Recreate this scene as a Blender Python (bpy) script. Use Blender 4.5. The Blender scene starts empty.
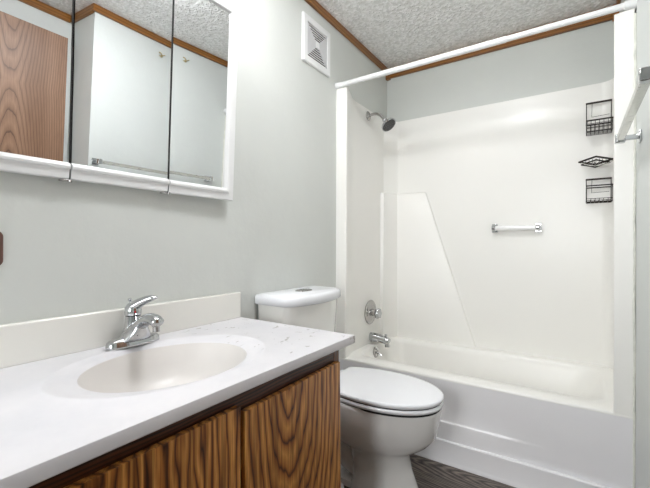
import bpy, bmesh, math, random
from mathutils import Vector, Matrix
random.seed(4)
S = bpy.context.scene
COL = S.collection
# ------------------------------------------------------------------ camera, world, light, exposure
cd = bpy.data.cameras.new('camera'); cam = bpy.data.objects.new('camera', cd); COL.objects.link(cam)
cd.sensor_width = 36.0; cd.lens = 372.6 / 650 * 36.0; cd.clip_start = 0.01
_y, _p, _r = math.radians(33.912), math.radians(0.049), math.radians(0.1845)
_F = Vector((-math.sin(_y)*math.cos(_p), math.cos(_y)*math.cos(_p), math.sin(_p)))
_R = Vector((math.cos(_y), math.sin(_y), 0)); _U = _R.cross(_F)
_R2 = _R*math.cos(_r) + _U*math.sin(_r); _U2 = -_R*math.sin(_r) + _U*math.cos(_r)
cam.matrix_world = Matrix(((_R2.x, _U2.x, -_F.x, 1.2), (_R2.y, _U2.y, -_F.y, 0.0), (_R2.z, _U2.z, -_F.z, 1.0937), (0, 0, 0, 1)))
S.camera = cam
W = bpy.data.worlds.new('world'); S.world = W; W.use_nodes = True
W.node_tree.nodes['Background'].inputs[0].default_value = (0.9, 0.95, 1.0, 1)
W.node_tree.nodes['Background'].inputs[1].default_value = 1.0
S.view_settings.view_transform = 'Standard'; S.view_settings.look = 'None'
S.view_settings.gamma = 1; S.view_settings.use_curve_mapping = False
S.view_settings.exposure = 1.2
GLOBE_E, CEIL_FILL_E, HALL_FILL_W = 21.0, 26.0, 17.0
S.cycles.use_denoising = True
S.cycles.caustics_reflective = False
S.cycles.max_bounces = 10; S.cycles.diffuse_bounces = 7; S.cycles.glossy_bounces = 5

def area(name, loc, rot, sx, sy, watts, col):
    l = bpy.data.lights.new(name, 'AREA'); l.shape = 'RECTANGLE'; l.size = sx; l.size_y = sy; l.energy = watts; l.color = col
    o = bpy.data.objects.new(name, l); COL.objects.link(o); o.location = loc; o.rotation_euler = rot
    return o
# added fill light, unseen, entering by the doorway behind the camera
area('hall_fill_light', (0.75, -1.9, 1.5), (math.radians(90), 0, 0), 0.8, 1.2, HALL_FILL_W, (0.96, 0.975, 1.0))

# ------------------------------------------------------------------ materials
def srgb(r, g, b):
    f = lambda c: (c/255/12.92) if c/255 <= .04045 else ((c/255+.055)/1.055)**2.4
    return (f(r), f(g), f(b), 1)
def newmat(name):
    m = bpy.data.materials.new(name); m.use_nodes = True
    nt = m.node_tree; return m, nt, nt.nodes['Principled BSDF']
def N(nt, t, **k):
    n = nt.nodes.new(t)
    for a, v in k.items(): setattr(n, a, v)
    return n
def coords(nt, scale=(1, 1, 1), rot=(0, 0, 0), loc=(0, 0, 0), kind='Object'):
    t = N(nt, 'ShaderNodeTexCoord'); m = N(nt, 'ShaderNodeMapping')
    m.inputs['Scale'].default_value = scale; m.inputs['Rotation'].default_value = rot; m.inputs['Location'].default_value = loc
    nt.links.new(t.outputs[kind], m.inputs[0]); return m.outputs[0]
def noise(nt, vec, scale, detail=2, rough=.5):
    n = N(nt, 'ShaderNodeTexNoise'); n.inputs['Scale'].default_value = scale; n.inputs['Detail'].default_value = detail
    n.inputs['Roughness'].default_value = rough; nt.links.new(vec, n.inputs['Vector']); return n
def ramp(nt, fac, stops, interp='LINEAR'):
    r = N(nt, 'ShaderNodeValToRGB'); r.color_ramp.interpolation = interp
    e = r.color_ramp.elements
    while len(e) < len(stops): e.new(.5)
    for i, (p, c) in enumerate(stops): e[i].position = p; e[i].color = c
    nt.links.new(fac, r.inputs[0]); return r.outputs[0]
def mixc(nt, fac, a, b, mode='MIX'):
    m = N(nt, 'ShaderNodeMix', data_type='RGBA', blend_type=mode)
    for s, v in ((m.inputs[0], fac), (m.inputs[6], a), (m.inputs[7], b)):
        if hasattr(v, 'is_linked') or hasattr(v, 'links'): nt.links.new(v, s)
        else: s.default_value = v
    return m.outputs[2]
def bump(nt, b, h, strength, dist=.002):
    n = N(nt, 'ShaderNodeBump'); n.inputs['Strength'].default_value = strength; n.inputs['Distance'].default_value = dist
    nt.links.new(h, n.inputs['Height']); nt.links.new(n.outputs[0], b.inputs['Normal'])
def plain(name, col, rough=.5, metal=0, coat=0, var=.03, vscale=6, bmp=0, bscale=200):
    m, nt, b = newmat(name)
    v = coords(nt); n = noise(nt, v, vscale, 3)
    d = tuple(max(0, c*(1-var)) for c in col[:3])+(1,); l = tuple(min(1, c*(1+var)) for c in col[:3])+(1,)
    nt.links.new(ramp(nt, n.outputs[0], [(.3, d), (.7, l)]), b.inputs['Base Color'])
    b.inputs['Roughness'].default_value = rough; b.inputs['Metallic'].default_value = metal
    b.inputs['Coat Weight'].default_value = coat; b.inputs['Coat Roughness'].default_value = .08
    if bmp: bump(nt, b, noise(nt, v, bscale, 2).outputs[0], bmp)
    return m
def wall_mat(name, col):
    m, nt, b = newmat(name); v = coords(nt)
    n = noise(nt, v, 3, 3)
    nt.links.new(ramp(nt, n.outputs[0], [(.3, tuple(c*.98 for c in col[:3])+(1,)), (.7, tuple(c*1.02 for c in col[:3])+(1,))]), b.inputs['Base Color'])
    b.inputs['Roughness'].default_value = .42
    a = noise(nt, v, 14, 3); c = noise(nt, v, 120, 2)
    mm = N(nt, 'ShaderNodeMath', operation='MULTIPLY_ADD'); nt.links.new(c.outputs[0], mm.inputs[0]); mm.inputs[1].default_value = .12
    nt.links.new(a.outputs[0], mm.inputs[2]); bump(nt, b, mm.outputs[0], .35, .006)
    return m
M = {}
M['wall'] = wall_mat('painted_wall', srgb(203, 206, 202))
M['wall_white'] = wall_mat('painted_wall_light', srgb(208, 212, 210))
m, nt, b = newmat('popcorn_ceiling'); v = coords(nt)
vo = N(nt, 'ShaderNodeTexVoronoi'); vo.inputs['Scale'].default_value = 60; vo.feature = 'SMOOTH_F1'
nz = noise(nt, v, 45, 3); md = N(nt, 'ShaderNodeMix', data_type='VECTOR'); md.inputs[0].default_value = .035
nt.links.new(v, md.inputs[4]); nt.links.new(nz.outputs['Color'], md.inputs[5]); nt.links.new(md.outputs[1], vo.inputs['Vector'])
nt.links.new(ramp(nt, vo.outputs['Distance'], [(.1, srgb(255, 255, 255)), (.62, srgb(222, 222, 220))]), b.inputs['Base Color'])
inv = N(nt, 'ShaderNodeMath', operation='SUBTRACT'); inv.inputs[0].default_value = 1; nt.links.new(vo.outputs['Distance'], inv.inputs[1])
b.inputs['Roughness'].default_value = .8; bump(nt, b, inv.outputs[0], 1.0, .013); M['ceiling'] = m
M['white_paint'] = plain('white_enamel', srgb(226, 227, 227), .35)
M['fiberglass'] = plain('cream_fiberglass', srgb(236, 235, 231), .34, coat=.06, var=.01, vscale=2, bmp=.05, bscale=5)
M['fiberglass_cool'] = plain('grey_white_fiberglass', srgb(231, 230, 232), .3, coat=.2, var=.01)
M['porcelain'] = plain('porcelain', srgb(237, 237, 236), .08, coat=.6, var=.01)
M['seat'] = plain('toilet_seat_plastic', srgb(232, 234, 238), .22, var=.01)
M['tank'] = plain('tank_porcelain', srgb(236, 236, 232), .12, coat=.5, var=.01)
M['marble'] = None
m, nt, b = newmat('cultured_marble'); v = coords(nt)
n1 = noise(nt, v, 5, 5, .6); sp = noise(nt, v, 340, 1)
c1 = ramp(nt, n1.outputs[0], [(.35, srgb(208, 208, 212)), (.65, srgb(218, 217, 220))])
# scuffs and stains near the right end
st = noise(nt, coords(nt, (38, 22, 22)), 1.0, 3, .7)
sxyz = N(nt, 'ShaderNodeSeparateXYZ'); nt.links.new(v, sxyz.inputs[0])
mask = ramp(nt, st.outputs[0], [(.635, (0, 0, 0, 1)), (.67, (1, 1, 1, 1))])
mask = mixc(nt, 1.0, mask, ramp(nt, sxyz.outputs[1], [(.19, (0, 0, 0, 1)), (.24, (.8, .8, .8, 1))]), 'MULTIPLY')
nt.links.new(mixc(nt, mask, c1, srgb(150, 148, 142)), b.inputs['Base Color'])
b.inputs['Roughness'].default_value = .5; M['marble'] = m
M['basin'] = plain('basin_marble', srgb(212, 209, 206), .35, coat=.05, var=.01)
M['splash'] = plain('backsplash_marble', srgb(228, 227, 221), .25, coat=.3, var=.015)
M['chrome'] = plain('chrome', (.55, .56, .57, 1), .07, 1, var=.02)
M['worn_chrome'] = None
m, nt, b = newmat('worn_chrome'); v = coords(nt)
n1 = noise(nt, v, 60, 4, .7)
nt.links.new(ramp(nt, n1.outputs[0], [(.30, srgb(90, 84, 78)), (.42, srgb(214, 214, 208))]), b.inputs['Base Color'])
b.inputs['Metallic'].default_value = .75; b.inputs['Roughness'].default_value = .25; M['worn_chrome'] = m
M['nickel'] = plain('brushed_nickel', (.45, .44, .43, 1), .25, 1, var=.03)
M['dark_metal'] = plain('dark_wire', srgb(48, 42, 38), .35, .6)
M['grey_rubber'] = plain('dark_nozzle_rubber', srgb(62, 62, 62), .5)
M['mirror'] = plain('mirror_silver', (.82, .835, .84, 1), .005, 1, var=0)
M['acrylic'] = plain('clear_white_acrylic', srgb(240, 240, 240), .12, coat=.5)
M['grille'] = plain('vent_grille_plastic', srgb(222, 222, 222), .5)
M['side_grey'] = plain('grille_side_plastic', srgb(196, 197, 198), .5)
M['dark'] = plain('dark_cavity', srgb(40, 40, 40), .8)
M['black'] = plain('black_gap', srgb(22, 18, 15), .8)
M['brown_plastic'] = plain('brown_plastic', srgb(96, 66, 56), .4)
M['red'] = plain('red_dot', srgb(170, 40, 50), .4)
M['caulk'] = plain('aged_caulk', srgb(214, 214, 205), .6, var=.12, vscale=30)
M['tan'] = plain('tan_mark', srgb(180, 165, 120), .4, .3)

def grain(nt, across, along, c0, z0, a, b_, freq, wob=.012, use_abs=False, wscale=(14, 14, 1.6)):
    """flat-sawn growth rings: cone-shaped rings cut by the board face; returns the ring phase 0..1"""
    sx = N(nt, 'ShaderNodeSeparateXYZ'); nt.links.new(coords(nt), sx.inputs[0])
    nz = N(nt, 'ShaderNodeTexNoise'); nz.inputs['Scale'].default_value = 1; nz.inputs['Detail'].default_value = 3
    nt.links.new(coords(nt, wscale), nz.inputs['Vector'])
    def M_(op, x, y=0.0, z=None):
        n = N(nt, 'ShaderNodeMath', operation=op)
        for i, v in enumerate((x, y) if z is None else (x, y, z)):
            if hasattr(v, 'links'): nt.links.new(v, n.inputs[i])
            else: n.inputs[i].default_value = v
        return n.outputs[0]
    u = M_('SUBTRACT', sx.outputs[across], c0); w = M_('SUBTRACT', sx.outputs[along], z0)
    if use_abs: w = M_('ABSOLUTE', w)
    w = M_('MULTIPLY_ADD', w, b_, a)
    rr = M_('SQRT', M_('ADD', M_('MULTIPLY', u, u), M_('MULTIPLY', w, w)))
    rr = M_('MULTIPLY_ADD', nz.outputs[0], wob, rr)
    n2 = N(nt, 'ShaderNodeTexNoise'); n2.inputs['Scale'].default_value = 1; n2.inputs['Detail'].default_value = 2
    nt.links.new(coords(nt, tuple(q*4 for q in wscale)), n2.inputs['Vector'])
    rr = M_('MULTIPLY_ADD', n2.outputs[0], wob*.22, rr)
    return M_('FRACT', M_('MULTIPLY', rr, freq))
def wood(name, dark, mid, light, across, along, c0, z0, a, b_, freq, wob=.012, use_abs=False, rough=.34, coat=.2, fine=.6, shape=(.0, .22, .5, .92), streak=.0):
    m, nt, b = newmat(name)
    ws = [9, 9, 9]; ws[along] = 1.4
    ph = grain(nt, across, along, c0, z0, a, b_, freq, wob, use_abs, tuple(ws))
    c = ramp(nt, ph, [(shape[0], dark), (shape[1], mid), (shape[2], light), (shape[3], mid), (1.0, dark)])
    fs = [240, 240, 240]; fs[along] = 9
    f = noise(nt, coords(nt, tuple(fs)), 1, 3, .6)
    fr = ramp(nt, f.outputs[0], [(.38, (.40, .34, .30, 1)), (.56, (1, 1, 1, 1))])
    c = mixc(nt, fine, c, fr, 'MULTIPLY')
    ls = [9, 9, 9]; ls[along] = .8
    lf = noise(nt, coords(nt, tuple(ls)), 1, 2, .5)
    c = mixc(nt, .6, c, ramp(nt, lf.outputs[0], [(.35, (.66, .58, .50, 1)), (.6, (1, 1, 1, 1))]), 'MULTIPLY')
    st = [75, 75, 75]; st[along] = 2.2
    sn = noise(nt, coords(nt, tuple(st), loc=(3, 1, 2)), 1, 2, .5)
    c = mixc(nt, streak, c, ramp(nt, sn.outputs[0], [(.36, (.30, .22, .17, 1)), (.50, (1, 1, 1, 1))]), 'MULTIPLY')
    nt.links.new(c, b.inputs['Base Color'])
    b.inputs['Roughness'].default_value = rough; b.inputs['Coat Weight'].default_value = coat; b.inputs['Coat Roughness'].default_value = .25
    return m
VD, VM, VL = srgb(74, 38, 18), srgb(188, 122, 58), srgb(232, 172, 94)
M['oak_right'] = wood('vanity_oak_cathedral', VD, VM, VL, 1, 2, -.253, 0, .012, -.34, 40, wob=.07, streak=.55, shape=(0, .12, .45, .84))
M['oak_left'] = wood('vanity_oak_straight', VD, VM, VL, 1, 2, -.50, 0, .10, -.04, 44, wob=.10, streak=.9, shape=(0, .16, .5, .8))
M['oak_dark'] = wood('face_frame_oak', srgb(30, 14, 9), srgb(66, 34, 20), srgb(100, 58, 34), 2, 1, .60, .5, .03, .02, 110, wob=.03)
M['oak_stile'] = wood('face_frame_stile_oak', srgb(56, 28, 14), srgb(112, 66, 34), srgb(146, 96, 54), 1, 2, .80, .71, .10, -.04, 90, wob=.03)
M['trim'] = wood('stained_trim', srgb(98, 58, 20), srgb(134, 86, 30), srgb(150, 99, 38), 2, 1, 2.0, 0, .1, .01, 60, wob=.02, fine=.2)
M['trim_x'] = wood('stained_trim_crosswise', srgb(98, 58, 20), srgb(134, 86, 30), srgb(150, 99, 38), 2, 0, 2.0, 0, .1, .01, 60, wob=.02, fine=.2)
M['door'] = wood('oak_veneer_door', srgb(88, 62, 46), srgb(140, 106, 82), srgb(156, 121, 96), 1, 2, .77, 1.90, .115, -.10, 85, wob=.012, use_abs=True, fine=.35, shape=(0, .14, .5, .97), rough=.45, coat=0)
# vinyl plank floor
m, nt, b = newmat('grey_vinyl_plank')
ph = grain(nt, 1, 0, 1.835, 1.0, .004, -.16, 85, .035, False, (2, 14, 14))
c = ramp(nt, ph, [(0, srgb(40, 34, 32)), (.25, srgb(88, 78, 72)), (.6, srgb(142, 131, 120)), (.9, srgb(88, 78, 72)), (1, srgb(46, 40, 38))])
fz = noise(nt, coords(nt, (9, 240, 1)), 1, 3, .6)
c = mixc(nt, .7, c, ramp(nt, fz.outputs[0], [(.36, (.35, .32, .32, 1)), (.58, (1, 1, 1, 1))]), 'MULTIPLY')
br = N(nt, 'ShaderNodeTexBrick'); br.inputs['Scale'].default_value = 1; br.inputs['Brick Width'].default_value = .95; br.inputs['Row Height'].default_value = .13
br.inputs['Mortar Size'].default_value = .0015; br.inputs['Color1'].default_value = (.75, .75, .75, 1); br.inputs['Color2'].default_value = (1, 1, 1, 1); br.inputs['Mortar'].default_value = (.25, .22, .2, 1)
nt.links.new(coords(nt), br.inputs['Vector'])
nt.links.new(mixc(nt, 1.0, c, br.outputs['Color'], 'MULTIPLY'), b.inputs['Base Color']); b.inputs['Roughness'].default_value = .4; M['floor'] = m
def emis(name, col, e):
    m, nt, b = newmat(name); b.inputs['Emission Color'].default_value = col; b.inputs['Emission Strength'].default_value = e
    b.inputs['Base Color'].default_value = (.9, .9, .9, 1); return m
M['globe'] = emis('lit_globe', (1.0, .965, .94, 1), GLOBE_E)
M['ceil_fill'] = emis('fill_diffuser', (.965, .975, 1.0, 1), CEIL_FILL_E)  # glow of the added ceiling fill

# ------------------------------------------------------------------ geometry helpers
OFF = {}
def obj(name, bm, mat, parent=None, smooth=False, angle=40, bevel=0, seg=2, sub=0, local=False):
    if parent is not None and not local:
        bmesh.ops.translate(bm, verts=bm.verts, vec=-OFF.get(parent.name, Vector((0, 0, 0))))
    bmesh.ops.recalc_face_normals(bm, faces=bm.faces)
    me = bpy.data.meshes.new(name); bm.to_mesh(me); bm.free()
    me.materials.append(M[mat] if isinstance(mat, str) else mat)
    o = bpy.data.objects.new(name, me); COL.objects.link(o)
    if parent is not None:
        o.parent = parent
        OFF[o.name] = OFF.get(parent.name, Vector((0, 0, 0)))
    if bevel:
        md = o.modifiers.new('bevel', 'BEVEL'); md.width = bevel; md.segments = seg; md.limit_method = 'ANGLE'; md.angle_limit = math.radians(35)
    if sub:
        md = o.modifiers.new('sub', 'SUBSURF'); md.levels = sub; md.render_levels = sub
    if smooth or bevel:
        for p in me.polygons: p.use_smooth = True
        if not sub:
            me.set_sharp_from_angle(angle=math.radians(angle))
    return o
def thing(name, label, cat, loc=(0, 0, 0), group=None, rot=(0, 0, 0)):
    o = bpy.data.objects.new(name, None); COL.objects.link(o); o.location = loc; o.rotation_euler = rot
    o.empty_display_size = .05; o['label'] = label; o['category'] = cat
    if group: o['group'] = group
    OFF[o.name] = Vector(loc); return o
def tag(o, label, cat, group=None):
    o['label'] = label; o['category'] = cat
    if group: o['group'] = group
    return o
def struct(name, bm, mat, parent=None, **k):
    o = obj(name, bm, mat, parent, **k)
    if parent is None: o['kind'] = 'structure'
    return o
def B(): return bmesh.new()
def box(bm, a, b):
    a, b = Vector(a), Vector(b)
    r = bmesh.ops.create_cube(bm, size=1)
    bmesh.ops.scale(bm, vec=(b-a), verts=r['verts']); bmesh.ops.translate(bm, vec=(a+b)/2, verts=r['verts']); return bm
def frame_of(d):
    d = Vector(d).normalized(); u = Vector((0, 0, 1)) if abs(d.z) < .9 else Vector((1, 0, 0))
    a = d.cross(u).normalized(); return a, a.cross(d).normalized()
def loft(bm, rings, cap0=True, cap1=True, closed=True):
    vs = [[bm.verts.new(p) for p in r] for r in rings]
    n = len(vs[0])
    for i in range(len(vs)-1):
        for j in range(n if closed else n-1):
            k = (j+1) % n
            bm.faces.new((vs[i][j], vs[i][k], vs[i+1][k], vs[i+1][j]))
    if cap0: bm.faces.new(vs[0][::-1])
    if cap1: bm.faces.new(vs[-1])
    return bm
def lathe(bm, o, d, prof, n=32, cap0=True, cap1=True):
    """prof: list of (distance along d, radius)"""
    a, c = frame_of(d); d = Vector(d).normalized(); o = Vector(o)
    return loft(bm, [[o+d*h+(a*math.cos(t)+c*math.sin(t))*max(r, 1e-5) for t in [2*math.pi*i/n for i in range(n)]] for h, r in prof], cap0, cap1)
def cyl(bm, a, b, r, n=20, r2=None):
    a, b = Vector(a), Vector(b); return lathe(bm, a, b-a, [(0, r), ((b-a).length, r if r2 is None else r2)], n)
def tube(bm, pts, r, n=12, radii=None, sq=None):
    pts = [Vector(p) for p in pts]; rings = []; a0 = None
    for i, p in enumerate(pts):
        d = (pts[min(i+1, len(pts)-1)]-pts[max(i-1, 0)]).normalized()
        if a0 is None: a0, _ = frame_of(d)
        a0 = (a0-d*a0.dot(d)).normalized(); c = a0.cross(d)
        rr = radii[i] if radii else r
        ra, rc = (rr, rr) if not isinstance(rr, tuple) else rr
        rings.append([p+a0*math.cos(t)*ra+c*math.sin(t)*rc for t in [2*math.pi*j/n for j in range(n)]])
    return loft(bm, rings)
def bez(pts, k=8):
    """catmull-rom through pts"""
    P = [Vector(p) for p in pts]; P = [2*P[0]-P[1]]+P+[2*P[-1]-P[-2]]; out = []
    for i in range(1, len(P)-2):
        for j in range(k):
            t = j/k; a, b_, c, d = P[i-1:i+3]
            out.append(.5*((2*b_)+(c-a)*t+(2*a-5*b_+4*c-d)*t*t+(3*b_-a-3*c+d)*t**3))
    out.append(P[-2]); return out
def ell(cx, cy, z, a, b_, n=48, p=2.0, front=None):
    out = []
    for i in range(n):
        t = 2*math.pi*i/n; c, s = math.cos(t), math.sin(t)
        out.append(Vector((cx+a*math.copysign(abs(c)**(2/p), c), cy+b_*math.copysign(abs(s)**(2/p), s), z)))
    return out
def rrect(x0, y0, x1, y1, z, r, n=8):
    out = []
    for cx, cy, t0 in ((x1-r, y1-r, 0), (x0+r, y1-r, 90), (x0+r, y0+r, 180), (x1-r, y0+r, 270)):
        for i in range(n+1):
            t = math.radians(t0+90*i/n); out.append(Vector((cx+r*math.cos(t), cy+r*math.sin(t), z)))
    return out

# ------------------------------------------------------------------ room shell
WX, YB, YF, ZC = 1.398, 2.6294, 1.9045, 2.432
YC, XD, YN = 1.098, 1.70, -0.95      # outer corner of right wall, door wall, near wall
struct('floor', box(B(), (-.1, YN-1.3, -.1), (XD+.1, YB+.1, 0)), 'floor')
struct('ceiling', box(B(), (-.1, YN-1.3, ZC), (XD+.1, YB+.1, ZC+.1)), 'ceiling')
struct('wall_left', box(B(), (-.1, YN-.1, 0), (0, YB, ZC)), 'wall')
struct('wall_back', box(B(), (-.1, YB, 0), (XD+.1, YB+.1, ZC)), 'wall')
bm = B()
box(bm, (WX, YC, 0), (XD+.1, YB, ZC))
struct('wall_right', bm, 'wall_white')
struct('wall_right_recess', box(B(), (XD, YN-1.3, 0), (XD+.1, YC, ZC)), 'wall_white')
bm = B()   # near wall; doorway added to let the hallway fill light in
box(bm, (0, YN-.1, 0), (.30, YN, ZC)); box(bm, (1.16, YN-.1, 0), (XD, YN, ZC)); box(bm, (.30, YN-.1, 2.05), (1.16, YN, ZC))
struct('wall_front', bm, 'wall_white')
bm = B(); box(bm, (-.1, YN-1.3, 0), (0, YN-.1, ZC)); box(bm, (0, YN-1.3, 0), (XD, YN-1.2, ZC))
struct('wall_hallway', bm, 'wall_white')

def tprof(L, axis, zb, t, zt=ZC):
    pass
struct('trim_1', box(B(), (0, YN, 2.389), (.017, YB, ZC)), 'trim', bevel=.003)
struct('trim_2', box(B(), (.017, YB-.017, 2.354), (WX, YB, ZC)), 'trim_x', bevel=.003)
struct('trim_3', box(B(), (WX-.017, YC-.017, 2.389), (WX, YB-.017, ZC)), 'trim', bevel=.003)
struct('trim_4', box(B(), (WX, YC-.017, 2.384), (XD-.017, YC, ZC)), 'trim_x', bevel=.003)
struct('trim_5', box(B(), (XD-.017, YN, 2.384), (XD, YC-.017, ZC)), 'trim', bevel=.003)
struct('trim_6', box(B(), (0.0, YB-.03, 2.343), (.032, YB, 2.375)), 'trim', bevel=.004)      # corner block, back left
struct('trim_7', box(B(), (WX-.03, YB-.022, 2.345), (WX, YB, ZC)), 'trim', bevel=.003)
d = struct('door_1', box(B(), (XD-.075, .16, .01), (XD-.04, 1.048, 2.258)), 'door', bevel=.002)
obj('door_gap_shade', box(B(), (XD-.04, 1.02, .01), (XD, 1.044, 2.19)), 'dark', d)  # dark strip painting the shade between open door and wall

# ------------------------------------------------------------------ tub and shower unit
tub = thing('tub_shower_unit', 'cream fiberglass tub and shower surround filling the alcove behind the toilet', 'bathtub', (0.7, YF, 0))
SP = [(0, YF), (.062, YF), (.069, YF+.006), (.066, YF+.03), (.052, YF+.075), (.040, YF+.12), (.035, YF+.17), (.035, 2.496), (.042, 2.507),
      (.094, 2.592), (.106, 2.60)]
def arc(cx, cy, r, a0, a1, n=8): return [(cx+r*math.cos(math.radians(a0+(a1-a0)*i/n)), cy+r*math.sin(math.radians(a0+(a1-a0)*i/n))) for i in range(n+1)]
SP += arc(1.315, 2.54, .06, 90, 0) + [(1.375, YF+.10), (1.36, YF+.05), (1.343, YF+.02), (1.331, YF+.010), (1.328, YF+.004), (1.331, YF), (1.392, YF)]
def ztop(x, y):
    if y < YF+.02: return 2.028
    if x < .5 and y < YF+.16: return 2.028 - .026*min(1, max(0, (y-YF-.07)/.07))
    if x > 1.25 and y < YF+.1: return 2.030
    return 2.006
def surround():
    bm = B(); n = len(SP); zs = [.414, 1.0, 1.98, None]
    rows = []
    for z in zs: rows.append([bm.verts.new((x, y, ztop(x, y) if z is None else z)) for x, y in SP])
    # lip going back to the wall
    back = []
    for x, y in SP:
        z = ztop(x, y)+.004
        if x < .15 and y < 2.57: q = (0.0005, y, z)
        elif y > 2.58 or (x > 1.2 and y > 2.45): q = (x, YB-.0005, z)
        else: q = (WX-.0005, y, z)
        back.append(bm.verts.new(q))
    rows.append(back)
    for i in range(len(rows)-1):
        for j in range(n-1):
            bm.faces.new((rows[i][j], rows[i][j+1], rows[i+1][j+1], rows[i+1][j]))
    return bm
obj('surround_panel', surround(), 'fiberglass', tub, smooth=True, angle=28)
# moulded corner shelf block
bm = B(); rings = []
for z, sh in ((.40, 0), (.5, 0), (1.0, 0), (1.455, 0), (1.464, .003), (1.468, .010)):
    t = (z-.50)/(1.468-.50); xr = .632+(.318-.632)*t
    if z > 1.45: xr -= sh
    rings.append([Vector(p) for p in ((.030, 2.447+sh, z), (.040, 2.447+sh, z), (.056-sh, 2.454+sh, z), (.058-sh, 2.483, z), (.110-sh*.6, 2.576+sh, z), (.13, 2.580+sh, z),
                  (xr-.02, 2.580+sh, z), (xr-.006, 2.584+sh, z), (xr+.004, 2.606, z), (.08, 2.612, z))])
loft(bm, rings); obj('corner_shelf', bm, 'fiberglass', tub, smooth=True, angle=30)
# tub body
bm = B()
x0, x1 = .036, 1.372
ZR = .418
n = 8
rings = [rrect(0.0, YF, 1.392, YB-.002, ZR-.012, .004, n), rrect(0.001, YF+.0, 1.391, YB-.003, ZR-.005, .004, n), rrect(.004, YF+.005, 1.388, YB-.006, ZR, .004, n),
         rrect(.075, YF+.098, 1.325, 2.545, ZR+.0, .10, n), rrect(.083, YF+.106, 1.317, 2.538, ZR-.006, .10, n),
         rrect(.090, YF+.114, 1.300, 2.530, ZR-.04, .11, n), rrect(.12, YF+.14, 1.23, 2.50, .16, .12, n), rrect(.17, YF+.18, 1.17, 2.46, .10, .12, n), rrect(.3, YF+.3, 1.0, 2.36, .09, .05, n)]
loft(bm, rings, cap0=False, cap1=True)
obj('tub_basin', bm, 'fiberglass', tub, smooth=True, angle=50)
# apron with moulded step
bm = B(); cols = []
xs = [0, .3, .6, .80, .9, .98, 1.04, 1.10, 1.2, 1.392]
for x in xs:
    k = 1 if x < .75 else max(0, 1-(x-.75)/.33); k = k*k*(3-2*k)
    cols.append([Vector((x, y, z)) for y, z in ((YF, .406), (YF, .30), (YF-.000, .209), (YF-.003*k, .203), (YF-.010*k, .199), (YF-.012*k, .192), (YF-.012*k, .11), (YF-.012*k, 0))])
loft(bm, cols, False, False, closed=False); obj('apron', bm, 'fiberglass_cool', tub, smooth=True, angle=30)
bm = B(); cols = []
for x in (0, 1.392):
    cols.append([Vector((x, y, z)) for y, z in ((YF-.004, .114), (YF-.018, .114), (YF-.022, .109), (YF-.022, .022), (YF-.025, .014), (YF-.028, .004), (YF-.028, 0), (YF, 0))])
loft(bm, cols, True, True, closed=True); obj('kick_board', bm, 'fiberglass_cool', tub, smooth=True, angle=30)
bm = B(); tube(bm, [(.19, YF+.19, .10), (.19, YF+.19, .1)], .001) if False else None
lathe(bm, (.30, 2.25, .088), (0, 0, 1), [(0, .03), (.004, .028), (.005, .02)], 20); obj('drain', bm, 'nickel', tub, smooth=True)
bm = B(); random.seed(2); pts = [(WX-.004+random.uniform(-.0015, .0015), YF-.001, z*.0408+.01) for z in range(50)]
tube(bm, pts, .0045, 8); tag(obj('caulk_bead', bm, 'caulk', smooth=True), 'old cream caulk bead down the joint of tub surround and right wall', 'caulk')

# ------------------------------------------------------------------ shower fittings
XS = .035
sh = thing('wall_shower', 'brushed metal shower head on short curved arm high on the tub wall', 'shower head', (XS, 2.25, 1.96))
bm = B(); lathe(bm, (XS-.002, 2.25, 1.96), (1, 0, 0), [(0, .032), (.004, .033), (.010, .026), (.016, .014), (.018, .013)], 28); obj('wall_flange', bm, 'nickel', sh, smooth=True)
arm = bez([(XS, 2.25, 1.962), (XS+.05, 2.25, 1.966), (XS+.088, 2.25, 1.953), (XS+.118, 2.25, 1.915)], 6)
bm = B(); tube(bm, arm, .0095, 14); obj('arm', bm, 'nickel', sh, smooth=True)
hd = Vector((.62, -.12, -.77)).normalized(); ho = Vector((XS+.116, 2.25, 1.920))
bm = B(); lathe(bm, ho, hd, [(0, .011), (.006, .016), (.014, .017), (.022, .012), (.030, .015), (.045, .038), (.056, .050), (.064, .052), (.068, .049), (.066, .045)], 36); hdo = obj('head', bm, 'chrome', sh, smooth=True)
bm = B(); lathe(bm, ho, hd, [(.060, .045), (.0675, .045), (.069, .03), (.0695, .01)], 36); obj('nozzle_face', bm, 'grey_rubber', hdo, smooth=True)
for rr, k in ((.036, 18), (.024, 12), (.012, 6)):
    bm = B(); a_, c_ = frame_of(hd)
    for i in range(k):
        t = 2*math.pi*i/k; q = ho+(a_*math.cos(t)+c_*math.sin(t))*rr
        cyl(bm, q+hd*.066, q+hd*.0715, .0016, 6)
    obj('nozzle_ring', bm, 'nickel', hdo)
VZ, VY = .632, 2.288
va = thing('shower_valve', 'round chrome shower valve with fluted knob above the tub spout', 'shower valve', (XS, VY, VZ))
bm = B(); lathe(bm, (XS, VY, VZ), (1, 0, 0), [(0, .082), (.004, .083), (.008, .078), (.010, .066), (.009, .058), (.014, .050), (.018, .036), (.020, .030)], 48); obj('escutcheon', bm, 'nickel', va, smooth=True)
bm = B(); lathe(bm, (XS+.018, VY, VZ), (1, 0, 0), [(0, .024), (.025, .022), (.03, .014), (.042, .013)], 24); obj('stem', bm, 'nickel', va, smooth=True)
bm = B(); rings = []
for h, r in ((.04, .012), (.046, .028), (.056, .034), (.072, .031), (.078, .022), (.080, .008)):
    rings.append([Vector((XS+h, VY+math.cos(t)*r*(1+.10*math.cos(6*t)), VZ-.004+math.sin(t)*r*(1+.10*math.cos(6*t)))) for t in [2*math.pi*i/48 for i in range(48)]])
loft(bm, rings); obj('knob', bm, 'chrome', va, smooth=True, angle=60)
SY, SZ = 2.300, .462
sp = thing('tub_spout', 'chrome tub spout with pull-up diverter below the shower valve', 'faucet', (XS, SY, SZ))
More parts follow.
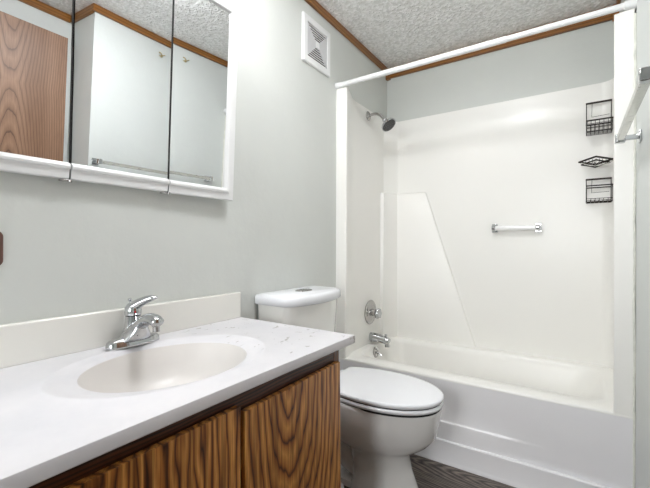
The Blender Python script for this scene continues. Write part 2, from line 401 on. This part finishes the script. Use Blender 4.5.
bm = B(); tube(bm, bez([(XS, SY, SZ), (XS+.02, SY, SZ), (XS+.07, SY, SZ-.004), (XS+.118, SY, SZ-.012), (XS+.138, SY, SZ-.022)], 5), .03, 28,
     radii=[.030]*4+[.0305, .031, .0305, .030, .0295, .029, .0285, .028, .0275, .027, .0265, .026, .0255, .025, .023, .020, .014][:17]); obj('spout_body', bm, 'chrome', sp, smooth=True)
bm = B(); cyl(bm, (XS+.120, SY, SZ-.012), (XS+.122, SY, SZ-.052), .017, 20, .0165); obj('outlet', bm, 'chrome', sp, smooth=True)
bm = B(); lathe(bm, (XS+.112, SY, SZ+.008), (0, 0, 1), [(0, .005), (.012, .004), (.014, .009), (.020, .0095), (.023, .006)], 16); obj('diverter_knob', bm, 'chrome', sp, smooth=True)
ov = thing('overflow_plate', 'small round chrome overflow plate with trip lever inside the tub', 'overflow plate', (.087, 2.262, .352))
od = Vector((.97, 0, .12)).normalized()
bm = B(); lathe(bm, (.087, 2.262, .372), od, [(0, .036), (.004, .037), (.009, .032), (.011, .020), (.010, .01)], 32); obj('plate', bm, 'nickel', ov, smooth=True)
bm = B(); tube(bm, [(.092, 2.262, .374), (.117, 2.262, .368), (.134, 2.262, .355)], .005, 10, radii=[.006, .0045, .006]); obj('trip_lever', bm, 'chrome', ov, smooth=True)
for dz in (-.022, .022):
    bm = B(); cyl(bm, (.094, 2.262, .372+dz), (.101, 2.262, .372+dz), .005, 10); obj('screw', bm, 'chrome', ov, smooth=True)

# grab bar on the back panel
gb = thing('grab_bar', 'short white bar in chrome brackets mid-height on the back surround panel', 'towel bar', (.89, 2.60, 1.197))
bm = B(); cyl(bm, (.765, 2.555, 1.199), (1.018, 2.555, 1.199), .0155, 20); obj('bar', bm, 'acrylic', gb, smooth=True)
for x in (.770, 1.013):
    bm = B(); box(bm, (x-.017, 2.592, 1.172), (x+.017, 2.600, 1.226)); box(bm, (x-.009, 2.545, 1.184), (x+.009, 2.594, 1.214))
    lathe(bm, (x-.012, 2.555, 1.199), (1, 0, 0), [(0, .012), (.003, .020), (.021, .020), (.024, .012)], 24)
    obj('bracket', bm, 'chrome', gb, bevel=.003)

# wire baskets and soap dish
def basket(z0, loc_z, label, upper):
    t = thing('shower_basket', label, 'shower basket', (1.30, 2.575, z0), 'wire shower baskets')
    xa, xb, yb, yf = 1.250, 1.362, 2.575, 2.480
    H = .185 if upper else .138; hb = .058 if upper else .045
    r = .0022
    bm = B()   # dark band frame
    box(bm, (xa-.003, yb-.003, z0+H-.010), (xb+.003, yb+.001, z0+H))
    for x in (xa, xb): tube(bm, [(x, yb, z0+H-.004), (x, yb, z0)], r*1.1, 8)
    if upper:
        for z in (z0+hb,):
            for a, c in (((xa, yb), (xb, yb)), ((xa, yf), (xb, yf)), ((xa, yb), (xa, yf)), ((xb, yb), (xb, yf))):
                tube(bm, [(a[0], a[1], z), (c[0], c[1], z)], r*1.9, 8)
    else:
        z = z0+H-.052
        for a, c in (((xa, yb), (xb, yb)), ((xa, yf), (xb, yf)), ((xa, yb), (xa, yf)), ((xb, yb), (xb, yf))):
            tube(bm, [(a[0], a[1], z), (c[0], c[1], z)], r*1.6, 8)
    obj('frame', bm, 'dark_metal', t, smooth=True)
    bm = B()
    zt = z0+hb if upper else z0+H-.052
    for z in ([z0, z0+hb*.36, z0+hb*.7] if upper else [z0, z0+.016]):
        tube(bm, [(xa, yf, z), (xb, yf, z), (xb, yb, z), (xa, yb, z), (xa, yf, z)], r*.7, 6)
    for i in range(7):
        x = xa+(xb-xa)*i/6; tube(bm, [(x, yf, (zt if upper or i in (0, 6) else z0+.018)), (x, yf, z0), (x, yb, z0), (x, yb, (zt if upper else z0+.018))], r*.65, 6)
    for i in range(1, 4):
        y = yf+(yb-yf)*i/4; tube(bm, [(xa, y, z0), (xb, y, z0)], r*.65, 6)
    obj('wire_grid', bm, 'dark_metal', t, smooth=True)
    bm = B()
    tube(bm, [(xa+.026, yb, z0+H-.008), (xa+.024, yb, z0+H*.55 if upper else z0+H*.42), (xb-.008, yb, z0+H*.57 if upper else z0+H*.44)], r*.6, 6)
    obj('inner_wire', bm, 'dark_metal', t, smooth=True)
    return t
basket(1.712, 0, 'taller dark wire shower basket, topmost on the back surround panel', True)
basket(1.330, 0, 'lower dark wire shower basket just under the wire soap dish', False)
sd = thing('soap_dish', 'small dark wire soap dish between the two shower baskets', 'soap dish', (1.30, 2.56, 1.54))
xa, xb, yb, yf, z = 1.216, 1.364, 2.580, 2.450, 1.556
bm = B(); xm = (xa+xb)/2
for z_, k, rr in ((z, 1, .0052), (z-.016, .86, .004)):
    pts = [(xm+(xb-xm)*k*math.cos(t)*1.0, (yb+yf)/2+(yb-yf)/2*k*math.sin(t), z_-.010*math.sin(t)) for t in [math.pi*2*i/4 for i in range(5)]]
    tube(bm, pts, rr, 8)
obj('frame', bm, 'dark_metal', sd, smooth=True)
bm = B()
for i in range(1, 10):
    x = xa+(xb-xa)*i/10; w = (yb-yf)/2*(1-abs(x-xm)/(xb-xm)); yc = (yb+yf)/2
    tube(bm, [(x, yc-w, z), (x, yc-w*.8, z-.016), (x, yc+w*.8, z-.016), (x, yc+w, z)], .0013, 6)
obj('wire_grid', bm, 'dark_metal', sd, smooth=True)
bm = B(); tube(bm, bez([(xa+.01, yf+.03, z-.012), (xm-.02, yf+.01, z-.035), (xm+.03, yf+.01, z-.036), (xb, yf+.03, z-.014)], 5), .0022, 8)
obj('drip_hoop', bm, 'worn_chrome', sd, smooth=True)
bm = B(); tube(bm, [(xm-.004, yb, z), (xm-.004, 2.598, z+.01)], .003, 8); obj('wall_post', bm, 'worn_chrome', sd, smooth=True)

# shower curtain rod
rod = thing('shower_curtain_rod', 'white telescoping shower curtain rod spanning the tub opening', 'curtain rod', (0, YF-.002, 2.048))
xj = .93
bm = B(); cyl(bm, (.006, YF-.002, 2.0475), (xj, YF-.002, 2.049), .0150, 24); obj('outer_tube', bm, 'white_paint', rod, smooth=True)
bm = B(); cyl(bm, (xj-.01, YF-.002, 2.049), (WX-.006, YF-.002, 2.050), .0133, 24); obj('inner_tube', bm, 'white_paint', rod, smooth=True)
bm = B(); lathe(bm, (0, YF-.002, 2.0475), (1, 0, 0), [(0, .018), (.004, .018), (.036, .0168), (.038, .015)], 24); obj('end_cap', bm, 'white_paint', rod, smooth=True)
bm = B(); lathe(bm, (WX, YF-.002, 2.050), (-1, 0, 0), [(0, .019), (.004, .019), (.038, .0165), (.040, .0133)], 24); obj('end_cap', bm, 'white_paint', rod, smooth=True)

# ------------------------------------------------------------------ toilet
TY = 1.432   # tank centre
to = thing('toilet', 'white two-piece toilet with closed lid between the vanity and the tub', 'toilet', (.25, TY+.05, 0))
BY = 1.53
def bowl_ring(z, xb, xf, hw, p=2.0, cy=BY, n=48):
    """egg outline: rounded back at xb, long front at xf"""
    xc = xb+(xf-xb)*.46; out = []
    for i in range(n):
        t = 2*math.pi*i/n; c, s = math.cos(t), math.sin(t)
        a = (xf-xc) if c > 0 else (xc-xb); pp = 2.0 if c > 0 else p
        out.append(Vector((xc+a*math.copysign(abs(c)**(2/pp), c), cy+hw*math.copysign(abs(s)**(2/(2.1 if c > 0 else p)), s), z)))
    return out
def seat_ring(z, xb, xf, hw, cy=BY, n=56):
    xc = xb+(xf-xb)*.46; L = (xc-xb)/.68; out = []
    for i in range(n//2+1):
        t = -math.pi/2+math.pi*i/(n//2); out.append(Vector((xc+(xf-xc)*math.cos(t), cy+hw*math.copysign(abs(math.sin(t))**.95, math.sin(t)), z)))
    for sgn in (1, -1):
        q = []
        for j in range(1, 12):
            d = (xc-xb)*(j/11); h = hw*math.sqrt(1-(d/L)**2); q.append(Vector((xc-d, cy+sgn*h, z)))
        q[-1].x += .006; q.append(Vector((xb, cy+sgn*(hw*math.sqrt(1-.68**2)-.008), z)))
        out += q if sgn == 1 else q[::-1]
    return out
bm = B()
rings = [bowl_ring(0, .35, .672, .105, 3, BY-.01), bowl_ring(.012, .35, .669, .103, 3, BY-.01), bowl_ring(.06, .36, .648, .095, 3, BY-.01), bowl_ring(.12, .355, .618, .093, 3), bowl_ring(.185, .34, .606, .098, 3),
         bowl_ring(.208, .30, .620, .114, 2.8), bowl_ring(.226, .24, .655, .136, 2.6), bowl_ring(.252, .17, .690, .156, 2.5), bowl_ring(.29, .15, .722, .174, 2.4),
         bowl_ring(.36, .14, .736, .183, 2.4), bowl_ring(.400, .12, .744, .187, 2.5), bowl_ring(.415, .12, .744, .187, 2.5), bowl_ring(.421, .125, .741, .1845, 2.5)]
loft(bm, rings); obj('bowl', bm, 'porcelain', to, smooth=True, angle=60)
bm = B(); tube(bm, bez([(.46, BY, .10), (.36, BY, .075), (.27, BY, .13), (.20, BY, .20), (.15, BY, .13), (.13, BY, .0)], 6), .055, 20); box(bm, (.09, BY-.075, 0), (.44, BY+.075, .03))
obj('trapway', bm, 'porcelain', to, smooth=True, angle=50)
bm = B(); box(bm, (.03, BY-.12, .34), (.24, BY+.10, .434)); obj('tank_deck', bm, 'porcelain', to, smooth=True, bevel=.02)
def slab(rf, z0, z1, dx=0, e=.006):
    bm = B()
    def rg(z, s): return [Vector((p.x, p.y, z)) for p in rf(s)]
    loft(bm, [rg(z0, e), rg(z0+e*.5, e*.25), rg((z0+z1)/2, 0), rg(z1-e*.6, e*.2), rg(z1-e*.15, e*.8), rg(z1, e*2.0)]); return bm
bm = B(); loft(bm, [seat_ring(z, .245, .743, .182) for z in (.415, .450)]); obj('seat_gap_shade', bm, 'dark', to)  # dark ring painting the shade in the gaps under lid and seat
obj('seat', slab(lambda s: seat_ring(0, .235+s, .751-s, .190-s), .4235, .4425), 'seat', to, smooth=True, angle=60)
obj('lid', slab(lambda s: seat_ring(0, .235+s, .751-s, .190-s), .4460, .466), 'seat', to, smooth=True, angle=60)
for dy in (-.07, .07):
    bm = B(); cyl(bm, (.222, BY+dy-.02, .448), (.222, BY+dy+.02, .448), .012, 16); obj('hinge', bm, 'seat', to, smooth=True)
    bm = B(); lathe(bm, (.33, BY+dy*1.5, .0), (0, 0, 1), [(0, .016), (.012, .016), (.022, .010), (.024, .004)], 16)
    obj('bolt_cap', bm, 'seat', to, smooth=True)
def tank_ring(z, hw, xf, bow, xb=.012, n=14):
    pts = [Vector((xb, TY-hw, z)), Vector((xb, TY+hw, z))]
    r = .03
    for i in range(n+1):
        s = 1-2*i/n; y = s*(hw-.0)
        xx = xf+bow*(1-s*s) - .028*max(0, (abs(s)-.80)/.20)**2
        pts.append(Vector((xx, TY+y, z)))
    return pts
bm = B(); loft(bm, [tank_ring(.432, .178, .160, .035), tank_ring(.46, .188, .165, .035), tank_ring(.64, .199, .178, .038), tank_ring(.828, .208, .188, .040)])
obj('tank', bm, 'tank', to, smooth=True, angle=40, bevel=.006)
bm = B(); loft(bm, [tank_ring(.824, .214, .196, .042, .008), tank_ring(.830, .218, .200, .044, .006), tank_ring(.858, .218, .200, .044, .006), tank_ring(.866, .214, .196, .042, .010), tank_ring(.871, .202, .184, .040, .02)])
obj('tank_lid', bm, 'seat', to, smooth=True, angle=50)
bm = B(); loft(bm, [ell(.115, TY+.0, .869, .030, .046, 32, 3.2), ell(.115, TY+.0, .8745, .029, .045, 32, 3.2), ell(.115, TY+.0, .8755, .027, .043, 32, 3.2)])
bt = obj('flush_button', bm, 'nickel', to, smooth=True)
bm = B(); box(bm, (.090, TY-.0008, .8750), (.140, TY+.0008, .8762)); obj('button_split', bm, 'black', bt)

# ------------------------------------------------------------------ vanity
Y0, Y1, XF, ZT = .04, 1.12, .573, .783
vc = thing('vanity_cabinet', 'brown oak vanity cabinet under the white sink top', 'cabinet', (0.28, .6, 0))
CY0, CY1, CX = .07, 1.052, .548
bm = B()
box(bm, (0.002, CY0, .0), (.018, CY1, .753)); box(bm, (.018, CY0, .0), (CX-.02, CY0+.016, .753)); box(bm, (.018, CY1-.016, .0), (CX-.02, CY1, .753)); box(bm, (.018, CY0, .09), (CX-.02, CY1, .105))
obj('cabinet_body', bm, 'oak_stile', vc)
bm = B(); box(bm, (CX-.02, CY0, .680), (CX, CY1, .7545)); obj('top_rail', bm, 'oak_dark', vc)
bm = B(); box(bm, (CX-.02, CY0, .09), (CX, CY1, .13)); obj('bottom_rail', bm, 'oak_dark', vc)
for a, c in ((CY0, CY0+.03), (.585, .62), (CY1-.028, CY1)):
    bm = B(); box(bm, (CX-.019, a, .0 if a != .585 else .13), (CX+.001, c, .680 if a == .585 else .7545)); obj('stile', bm, 'oak_stile' if a > .9 else 'black', vc)
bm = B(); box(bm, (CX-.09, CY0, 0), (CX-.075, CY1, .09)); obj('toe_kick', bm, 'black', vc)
def vdoor(y0, y1, mat, zr, rot, label=None):
    piv = Vector((CX+.002, y1, zr))
    off = OFF[vc.name]
    bm = B(); box(bm, (0, y0-y1, -.60), (.017, 0, 0))
    o = obj('door', bm, mat, vc, bevel=.001, local=True); o.location = piv-off; o.rotation_euler = rot
    if label: o['label'] = label
    return o
vdoor(.6135, 1.031, 'oak_right', .713, (math.radians(1.1), 0, 0), 'sagging door with arched grain')
vdoor(.150, .5985, 'oak_left', .7225, (math.radians(.35), 0, 0), 'door with straight grain')

ct = thing('vanity_countertop', 'white cultured marble vanity top with oval basin and backsplash', 'countertop', (.28, .6, ZT-.028))
SX, SYc, SA, SB = .302, .600, .176, .216     # basin centre, semi axes (x, y)
bm = B(); NN = 96
# top surface as rings between rectangle and ellipse
def rect_pt(t, x0, y0, x1, y1):
    c, s = math.cos(t), math.sin(t); cx, cy = SX, SYc
    k = min(((x1-cx) if c > 0 else (x0-cx))/c if abs(c) > 1e-6 else 9, ((y1-cy) if s > 0 else (y0-cy))/s if abs(s) > 1e-6 else 9)
    return cx+c*k, cy+s*k
angs = [2*math.pi*i/NN for i in range(NN)]
for X, Y in ((XF, Y0), (XF, Y1), (0.001, Y0), (0.001, Y1)):    # snap nearest ray to the corners
    a = math.atan2(Y-SYc, X-SX) % (2*math.pi); j = min(range(NN), key=lambda q: abs(angs[q]-a)); angs[j] = a
def rring(dx, z): return [Vector((*rect_pt(t, .001, Y0+dx, XF-dx, Y1-dx), z)) for t in angs]
def ering(a, b_, z, cx=SX): return [Vector((cx+a*math.cos(math.atan2(math.sin(t)/b_, math.cos(t)/a)), SYc+b_*math.sin(math.atan2(math.sin(t)/b_, math.cos(t)/a)), z)) for t in angs]
rings = [rring(.002, ZT-.028), rring(0, ZT-.026), rring(0, ZT-.003), rring(.001, ZT-.0008), rring(.004, ZT),
         ering(SA+.042, SB+.078, ZT), ering(SA+.036, SB+.072, ZT+.0036), ering(SA+.030, SB+.064, ZT+.0038), ering(SA+.024, SB+.054, ZT+.0005),
         ering(SA+.018, SB+.034, ZT-.001), ering(SA+.008, SB+.012, ZT-.003), ering(SA, SB, ZT-.008)]
loft(bm, rings, False, False)
obj('top', bm, 'marble', ct, smooth=True, angle=35)
bm = B()
rings = [ering(SA, SB, ZT-.008), ering(SA*.965, SB*.965, ZT-.022), ering(SA*.90, SB*.90, ZT-.055), ering(SA*.80, SB*.80, ZT-.088), ering(SA*.62, SB*.62, ZT-.118), ering(SA*.4, SB*.4, ZT-.132), ering(.025, .025, ZT-.138)]
loft(bm, rings, False, True); obj('basin', bm, 'basin', ct, smooth=True, angle=60)
bm = B(); lathe(bm, (SX, SYc, ZT-.138), (0, 0, 1), [(0, .024), (.003, .024), (.005, .02), (.006, .014)], 24); obj('sink_drain', bm, 'chrome', ct, smooth=True)
bm = B(); box(bm, (.001, Y0, ZT-.002), (.021, Y1-.002, .890)); obj('backsplash', bm, 'splash', ct, bevel=.005)

FX, FY, FZ = .078, .621, ZT+.0045
fa = thing('sink_faucet', 'chrome single-lever faucet behind the oval sink basin', 'faucet', (FX, FY, FZ))
bm = B()
def fr(z, a, b_, dx=0): return [Vector((p.x, p.y, FZ+z)) for p in ell(FX+dx, FY, 0, a, b_, 48, 2.8)]
loft(bm, [fr(0, .030, .080), fr(.004, .030, .080), fr(.016, .027, .078), fr(.021, .024, .072), fr(.026, .022, .045), fr(.034, .021, .033), fr(.05, .021, .027)])
obj('base_plate', bm, 'chrome', fa, smooth=True, angle=60)
bm = B(); lathe(bm, (FX-.004, FY, FZ+.02), (0, 0, 1), [(0, .034), (.02, .026), (.05, .023), (.066, .0225), (.068, .020)], 32); obj('body', bm, 'chrome', fa, smooth=True)
bm = B(); P = bez([(FX, FY, FZ+.040), (FX+.035, FY, FZ+.062), (FX+.075, FY, FZ+.083), (FX+.110, FY, FZ+.086), (FX+.135, FY, FZ+.074)], 6)
n_ = len(P); tube(bm, P, .016, 24, radii=[(.022-.003*i/n_, .019-.004*i/n_) if i < n_-2 else (.014, .010) if i < n_-1 else (.006, .005) for i in range(n_)])
obj('spout', bm, 'chrome', fa, smooth=True, angle=70)
bm = B(); loft(bm, [[Vector((p.x, p.y, FZ+z)) for p in ell(FX+dx, FY, 0, a, b_, 32, 2.4)] for z, dx, a, b_ in ((.016, .012, .026, .046), (.026, .018, .030, .040), (.045, .022, .032, .030), (.066, .026, .030, .018))]); obj('front_skirt', bm, 'chrome', fa, smooth=True, angle=70)
bm = B(); cyl(bm, (FX+.118, FY, FZ+.074), (FX+.119, FY, FZ+.053), .0095, 18); obj('aerator', bm, 'nickel', fa, smooth=True)
bm = B(); lathe(bm, (FX-.005, FY, FZ+.089), (0, 0, 1), [(0, .0235), (.012, .0245), (.024, .022), (.034, .015), (.038, .004)], 32)
P = bez([(FX-.004, FY, FZ+.112), (FX+.016, FY+.012, FZ+.126), (FX+.040, FY+.026, FZ+.138), (FX+.062, FY+.040, FZ+.142)], 6); n_ = len(P)
tube(bm, P, .01, 18, radii=[(.020-.010*min(1, i/(n_*.9)), .018-.0105*min(1, i/(n_*.9))) if i < n_-3 else ((.0085, .0055) if i < n_-1 else (.003, .002)) for i in range(n_)])
hn = obj('lever_handle', bm, 'chrome', fa, smooth=True, angle=70)
bm = B(); lathe(bm, (FX+.0175, FY-.006, FZ+.100), (1, -.35, 0), [(0, .0035), (.0015, .003)], 12); obj('temperature_dot', bm, 'red', hn)
bm = B(); cyl(bm, (FX-.034, FY+.006, FZ+.018), (FX-.034, FY+.006, FZ+.128), .0022, 8); lathe(bm, (FX-.034, FY+.006, FZ+.125), (0, 0, 1), [(0, .003), (.004, .006), (.009, .006), (.011, .003)], 14)
obj('lift_rod', bm, 'chrome', fa, smooth=True)

# ------------------------------------------------------------------ medicine cabinet
TILT = math.radians(2.5)
mc = thing('medicine_cabinet', 'white framed three-door mirror cabinet on the wall above the sink', 'mirror cabinet', (.03, .15, 1.272), rot=(0, TILT, 0))
OFF[mc.name] = Vector((0, 0, 0))
CH = .772; yR = 1.046-.15; yA, yB_ = .463-.15, .765-.15
bm = B(); box(bm, (-.028, .004, .006), (-.012, yR-.004, CH-.04)); obj('case', bm, 'white_paint', mc, local=True)
def mdoor(y0, y1, left, right, yaw=0, dz=0):
    root = None
    w = .046; L = y1-y0
    prof = [(0, -.010), (0, .001), (.003, .004), (.026, .006), (.029, .012), (.035, .0135), (.041, .011), (.046, .002), (.046, -.010)]   # (distance inwards, height off the door)
    bm = B()
    def strip(f, g): loft(bm, [[f(*p) for p in prof], [g(*p) for p in prof]])
    lo = lambda d: d if left else 0
    ro = lambda d: d if right else 0
    strip(lambda d, h: Vector((h, lo(d), d)), lambda d, h: Vector((h, L-ro(d), d)))
    strip(lambda d, h: Vector((h, lo(d), CH-d)), lambda d, h: Vector((h, L-ro(d), CH-d)))
    box(bm, (-.012, .0, 0), (-.007, L, CH))
    if left: strip(lambda d, h: Vector((h, d, d)), lambda d, h: Vector((h, d, CH-d)))
    if right: strip(lambda d, h: Vector((h, L-d, d)), lambda d, h: Vector((h, L-d, CH-d)))
    o = obj('mirror_door', bm, 'white_paint', mc, local=True)
    o.location = (0, y0, dz); o.rotation_euler = (0, 0, yaw)
    l = .044 if left else .0012; r = .044 if right else .0012
    bm = B(); box(bm, (-.006, l, .044), (.002, L-r, CH-.044)); g = obj('mirror_glass', bm, 'mirror', o, local=True)
    return o
mdoor(0.0, yA-.002, True, False)
mdoor(yA+.003, yB_-.003, False, False)
mdoor(yB_+.002, yR, False, True, yaw=-math.radians(3.0), dz=-.002)
for y in (yA, yB_):
    bm = B(); box(bm, (-.008, y-.003, -.001), (-.001, y+.003, CH-.003)); obj('door_gap', bm, 'dark', mc, local=True)
    bm = B(); box(bm, (-.012, y-.022, -.006), (.004, y+.004, -.001)); lathe(bm, (.004, y+.002, -.008), (0, 0, 1), [(0, .004), (.008, .004)], 10); obj('pivot_clip', bm, 'nickel', mc, bevel=.001, local=True)

# small tan mark modelled as a hook, towel bar, on the right wall
bm = B(); tube(bm, bez([(WX, 1.545, 2.305), (WX-.012, 1.540, 2.305), (WX-.016, 1.53, 2.318), (WX-.012, 1.515, 2.325)], 4), .0035, 8)
tube(bm, [(WX-.006, 1.565, 2.322), (WX-.010, 1.52, 2.300)], .003, 8); cyl(bm, (WX-.004, 1.54, 2.306), (WX, 1.54, 2.306), .008, 12)
tag(obj('wall_mark', bm, 'tan', smooth=True), 'small tan hook-shaped mark high on the right wall, seen in the mirror', 'hook')
tb = thing('towel_bar', 'worn chrome towel bar on the right wall beside the camera', 'towel bar', (WX, 1.47, 1.49))
for y in (1.135, 1.765):
    bm = B(); box(bm, (WX-.008, y-.021, 1.470), (WX, y+.021, 1.512)); box(bm, (WX-.072, y-.008, 1.482), (WX-.006, y+.008, 1.500)); box(bm, (WX-.076, y-.012, 1.474), (WX-.046, y+.012, 1.506))
    obj('bracket', bm, 'chrome', tb, bevel=.003)
bm = B(); box(bm, (WX-.072, 1.125, 1.479), (WX-.050, 1.775, 1.499)); obj('bar', bm, 'worn_chrome', tb, bevel=.002)

# exhaust vent
vy0, vy1, vz0, vz1 = 1.558, 1.815, 2.066, 2.319
ve = thing('exhaust_vent', 'square white exhaust fan grille on the left wall near the ceiling', 'vent', (0, (vy0+vy1)/2, vz0))
bm = B(); w = .035; X = .016
def vl(d, x): return [Vector((x, vy0+d, vz0+d)), Vector((x, vy1-d, vz0+d)), Vector((x, vy1-d, vz1-d)), Vector((x, vy0+d, vz1-d))]
loft(bm, [vl(0, 0), vl(0, X-.004), vl(.005, X), vl(w-.002, X-.001), vl(w, X-.004), vl(w, 0.002)], False, False); obj('frame', bm, 'white_paint', ve)
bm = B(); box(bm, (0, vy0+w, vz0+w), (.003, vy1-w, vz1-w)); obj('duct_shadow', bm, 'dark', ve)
yc, zc = (vy0+vy1)/2, (vz0+vz1)/2; hw = (vy1-vy0)/2-w
bm = B(); ns = 15
for i in range(ns):
    z = zc-hw+2*hw*(i+.5)/ns
    box(bm, (.006, yc-hw, z-.0024), (.0085, yc+hw, z+.0024))
obj('grille_slats', bm, 'grille', ve)
bm = B()
for s in (-1, 1):   # closed triangular side panels
    vs = [bm.verts.new((x, y, z)) for x in (.0065, .0125) for y, z in ((yc+s*hw, zc-hw*.96), (yc+s*hw, zc+hw*.96), (yc+s*.012, zc+.012), (yc+s*.012, zc-.012))]
    bm.faces.new(vs[:4]); bm.faces.new(vs[4:]);
    for i in range(4): bm.faces.new((vs[i], vs[(i+1) % 4], vs[4+(i+1) % 4], vs[4+i]))
obj('side_panel', bm, 'side_grey', ve)
bm = B(); box(bm, (.006, yc-.017, zc-.017), (.0145, yc+.017, zc+.017)); obj('centre_cap', bm, 'white_paint', ve, bevel=.002)

# outlet cover at the left edge of the picture
ol = thing('outlet_cover', 'brown wall plate at the far left above the backsplash', 'wall plate', (0, .29, 1.045))
bm = B(); loft(bm, [[Vector((x, p.x, p.y)) for p in rrect(.25+d, 1.035+d, .327-d, 1.126-d, 0, .016)] for x, d in ((0, 0), (.003, 0), (.006, .004))]); obj('plate', bm, 'brown_plastic', ol, smooth=True)
for z in (1.061, 1.101):
    bm = B(); lathe(bm, (.004, .29, z), (1, 0, 0), [(0, .016), (.003, .016), (.0035, .014)], 24); obj('socket', bm, 'brown_plastic', ol)

# ------------------------------------------------------------------ vanity lamps and added ceiling fill (above the frame)
vl_ = thing('vanity_light', 'four globe vanity light bar above the mirror cabinet', 'lamp', (0, .6, 2.22))
bm = B(); box(bm, (0, .26, 2.19), (.03, .94, 2.28)); obj('back_plate', bm, 'chrome', vl_, bevel=.004)
for i in range(4):
    y = .345+i*.17
    bm = B(); lathe(bm, (.03, y, 2.235), (1, 0, 0), [(0, .028), (.02, .024)], 20); obj('lamp_holder', bm, 'chrome', vl_, smooth=True)
    bm = B(); bmesh.ops.create_uvsphere(bm, u_segments=24, v_segments=14, radius=.045); bmesh.ops.translate(bm, verts=bm.verts, vec=(.09, y, 2.235)); obj('globe_bulb', bm, 'globe', vl_, smooth=True)
cl = thing('ceiling_fill_light', 'added unseen round ceiling light that fills the room', 'lamp', (.70, .98, ZC))  # unseen fixture, added to even out the light in the room
bm = B(); lathe(bm, (.70, .98, ZC), (0, 0, -1), [(0, .17), (.02, .17), (.025, .16)], 40); obj('fill_light_base', bm, 'white_paint', cl, smooth=True)
bm = B(); lathe(bm, (.70, .98, ZC-.025), (0, 0, -1), [(0, .155), (.03, .15), (.055, .11), (.065, .05), (.067, .002)], 40); obj('diffuser', bm, 'ceil_fill', cl, smooth=True)
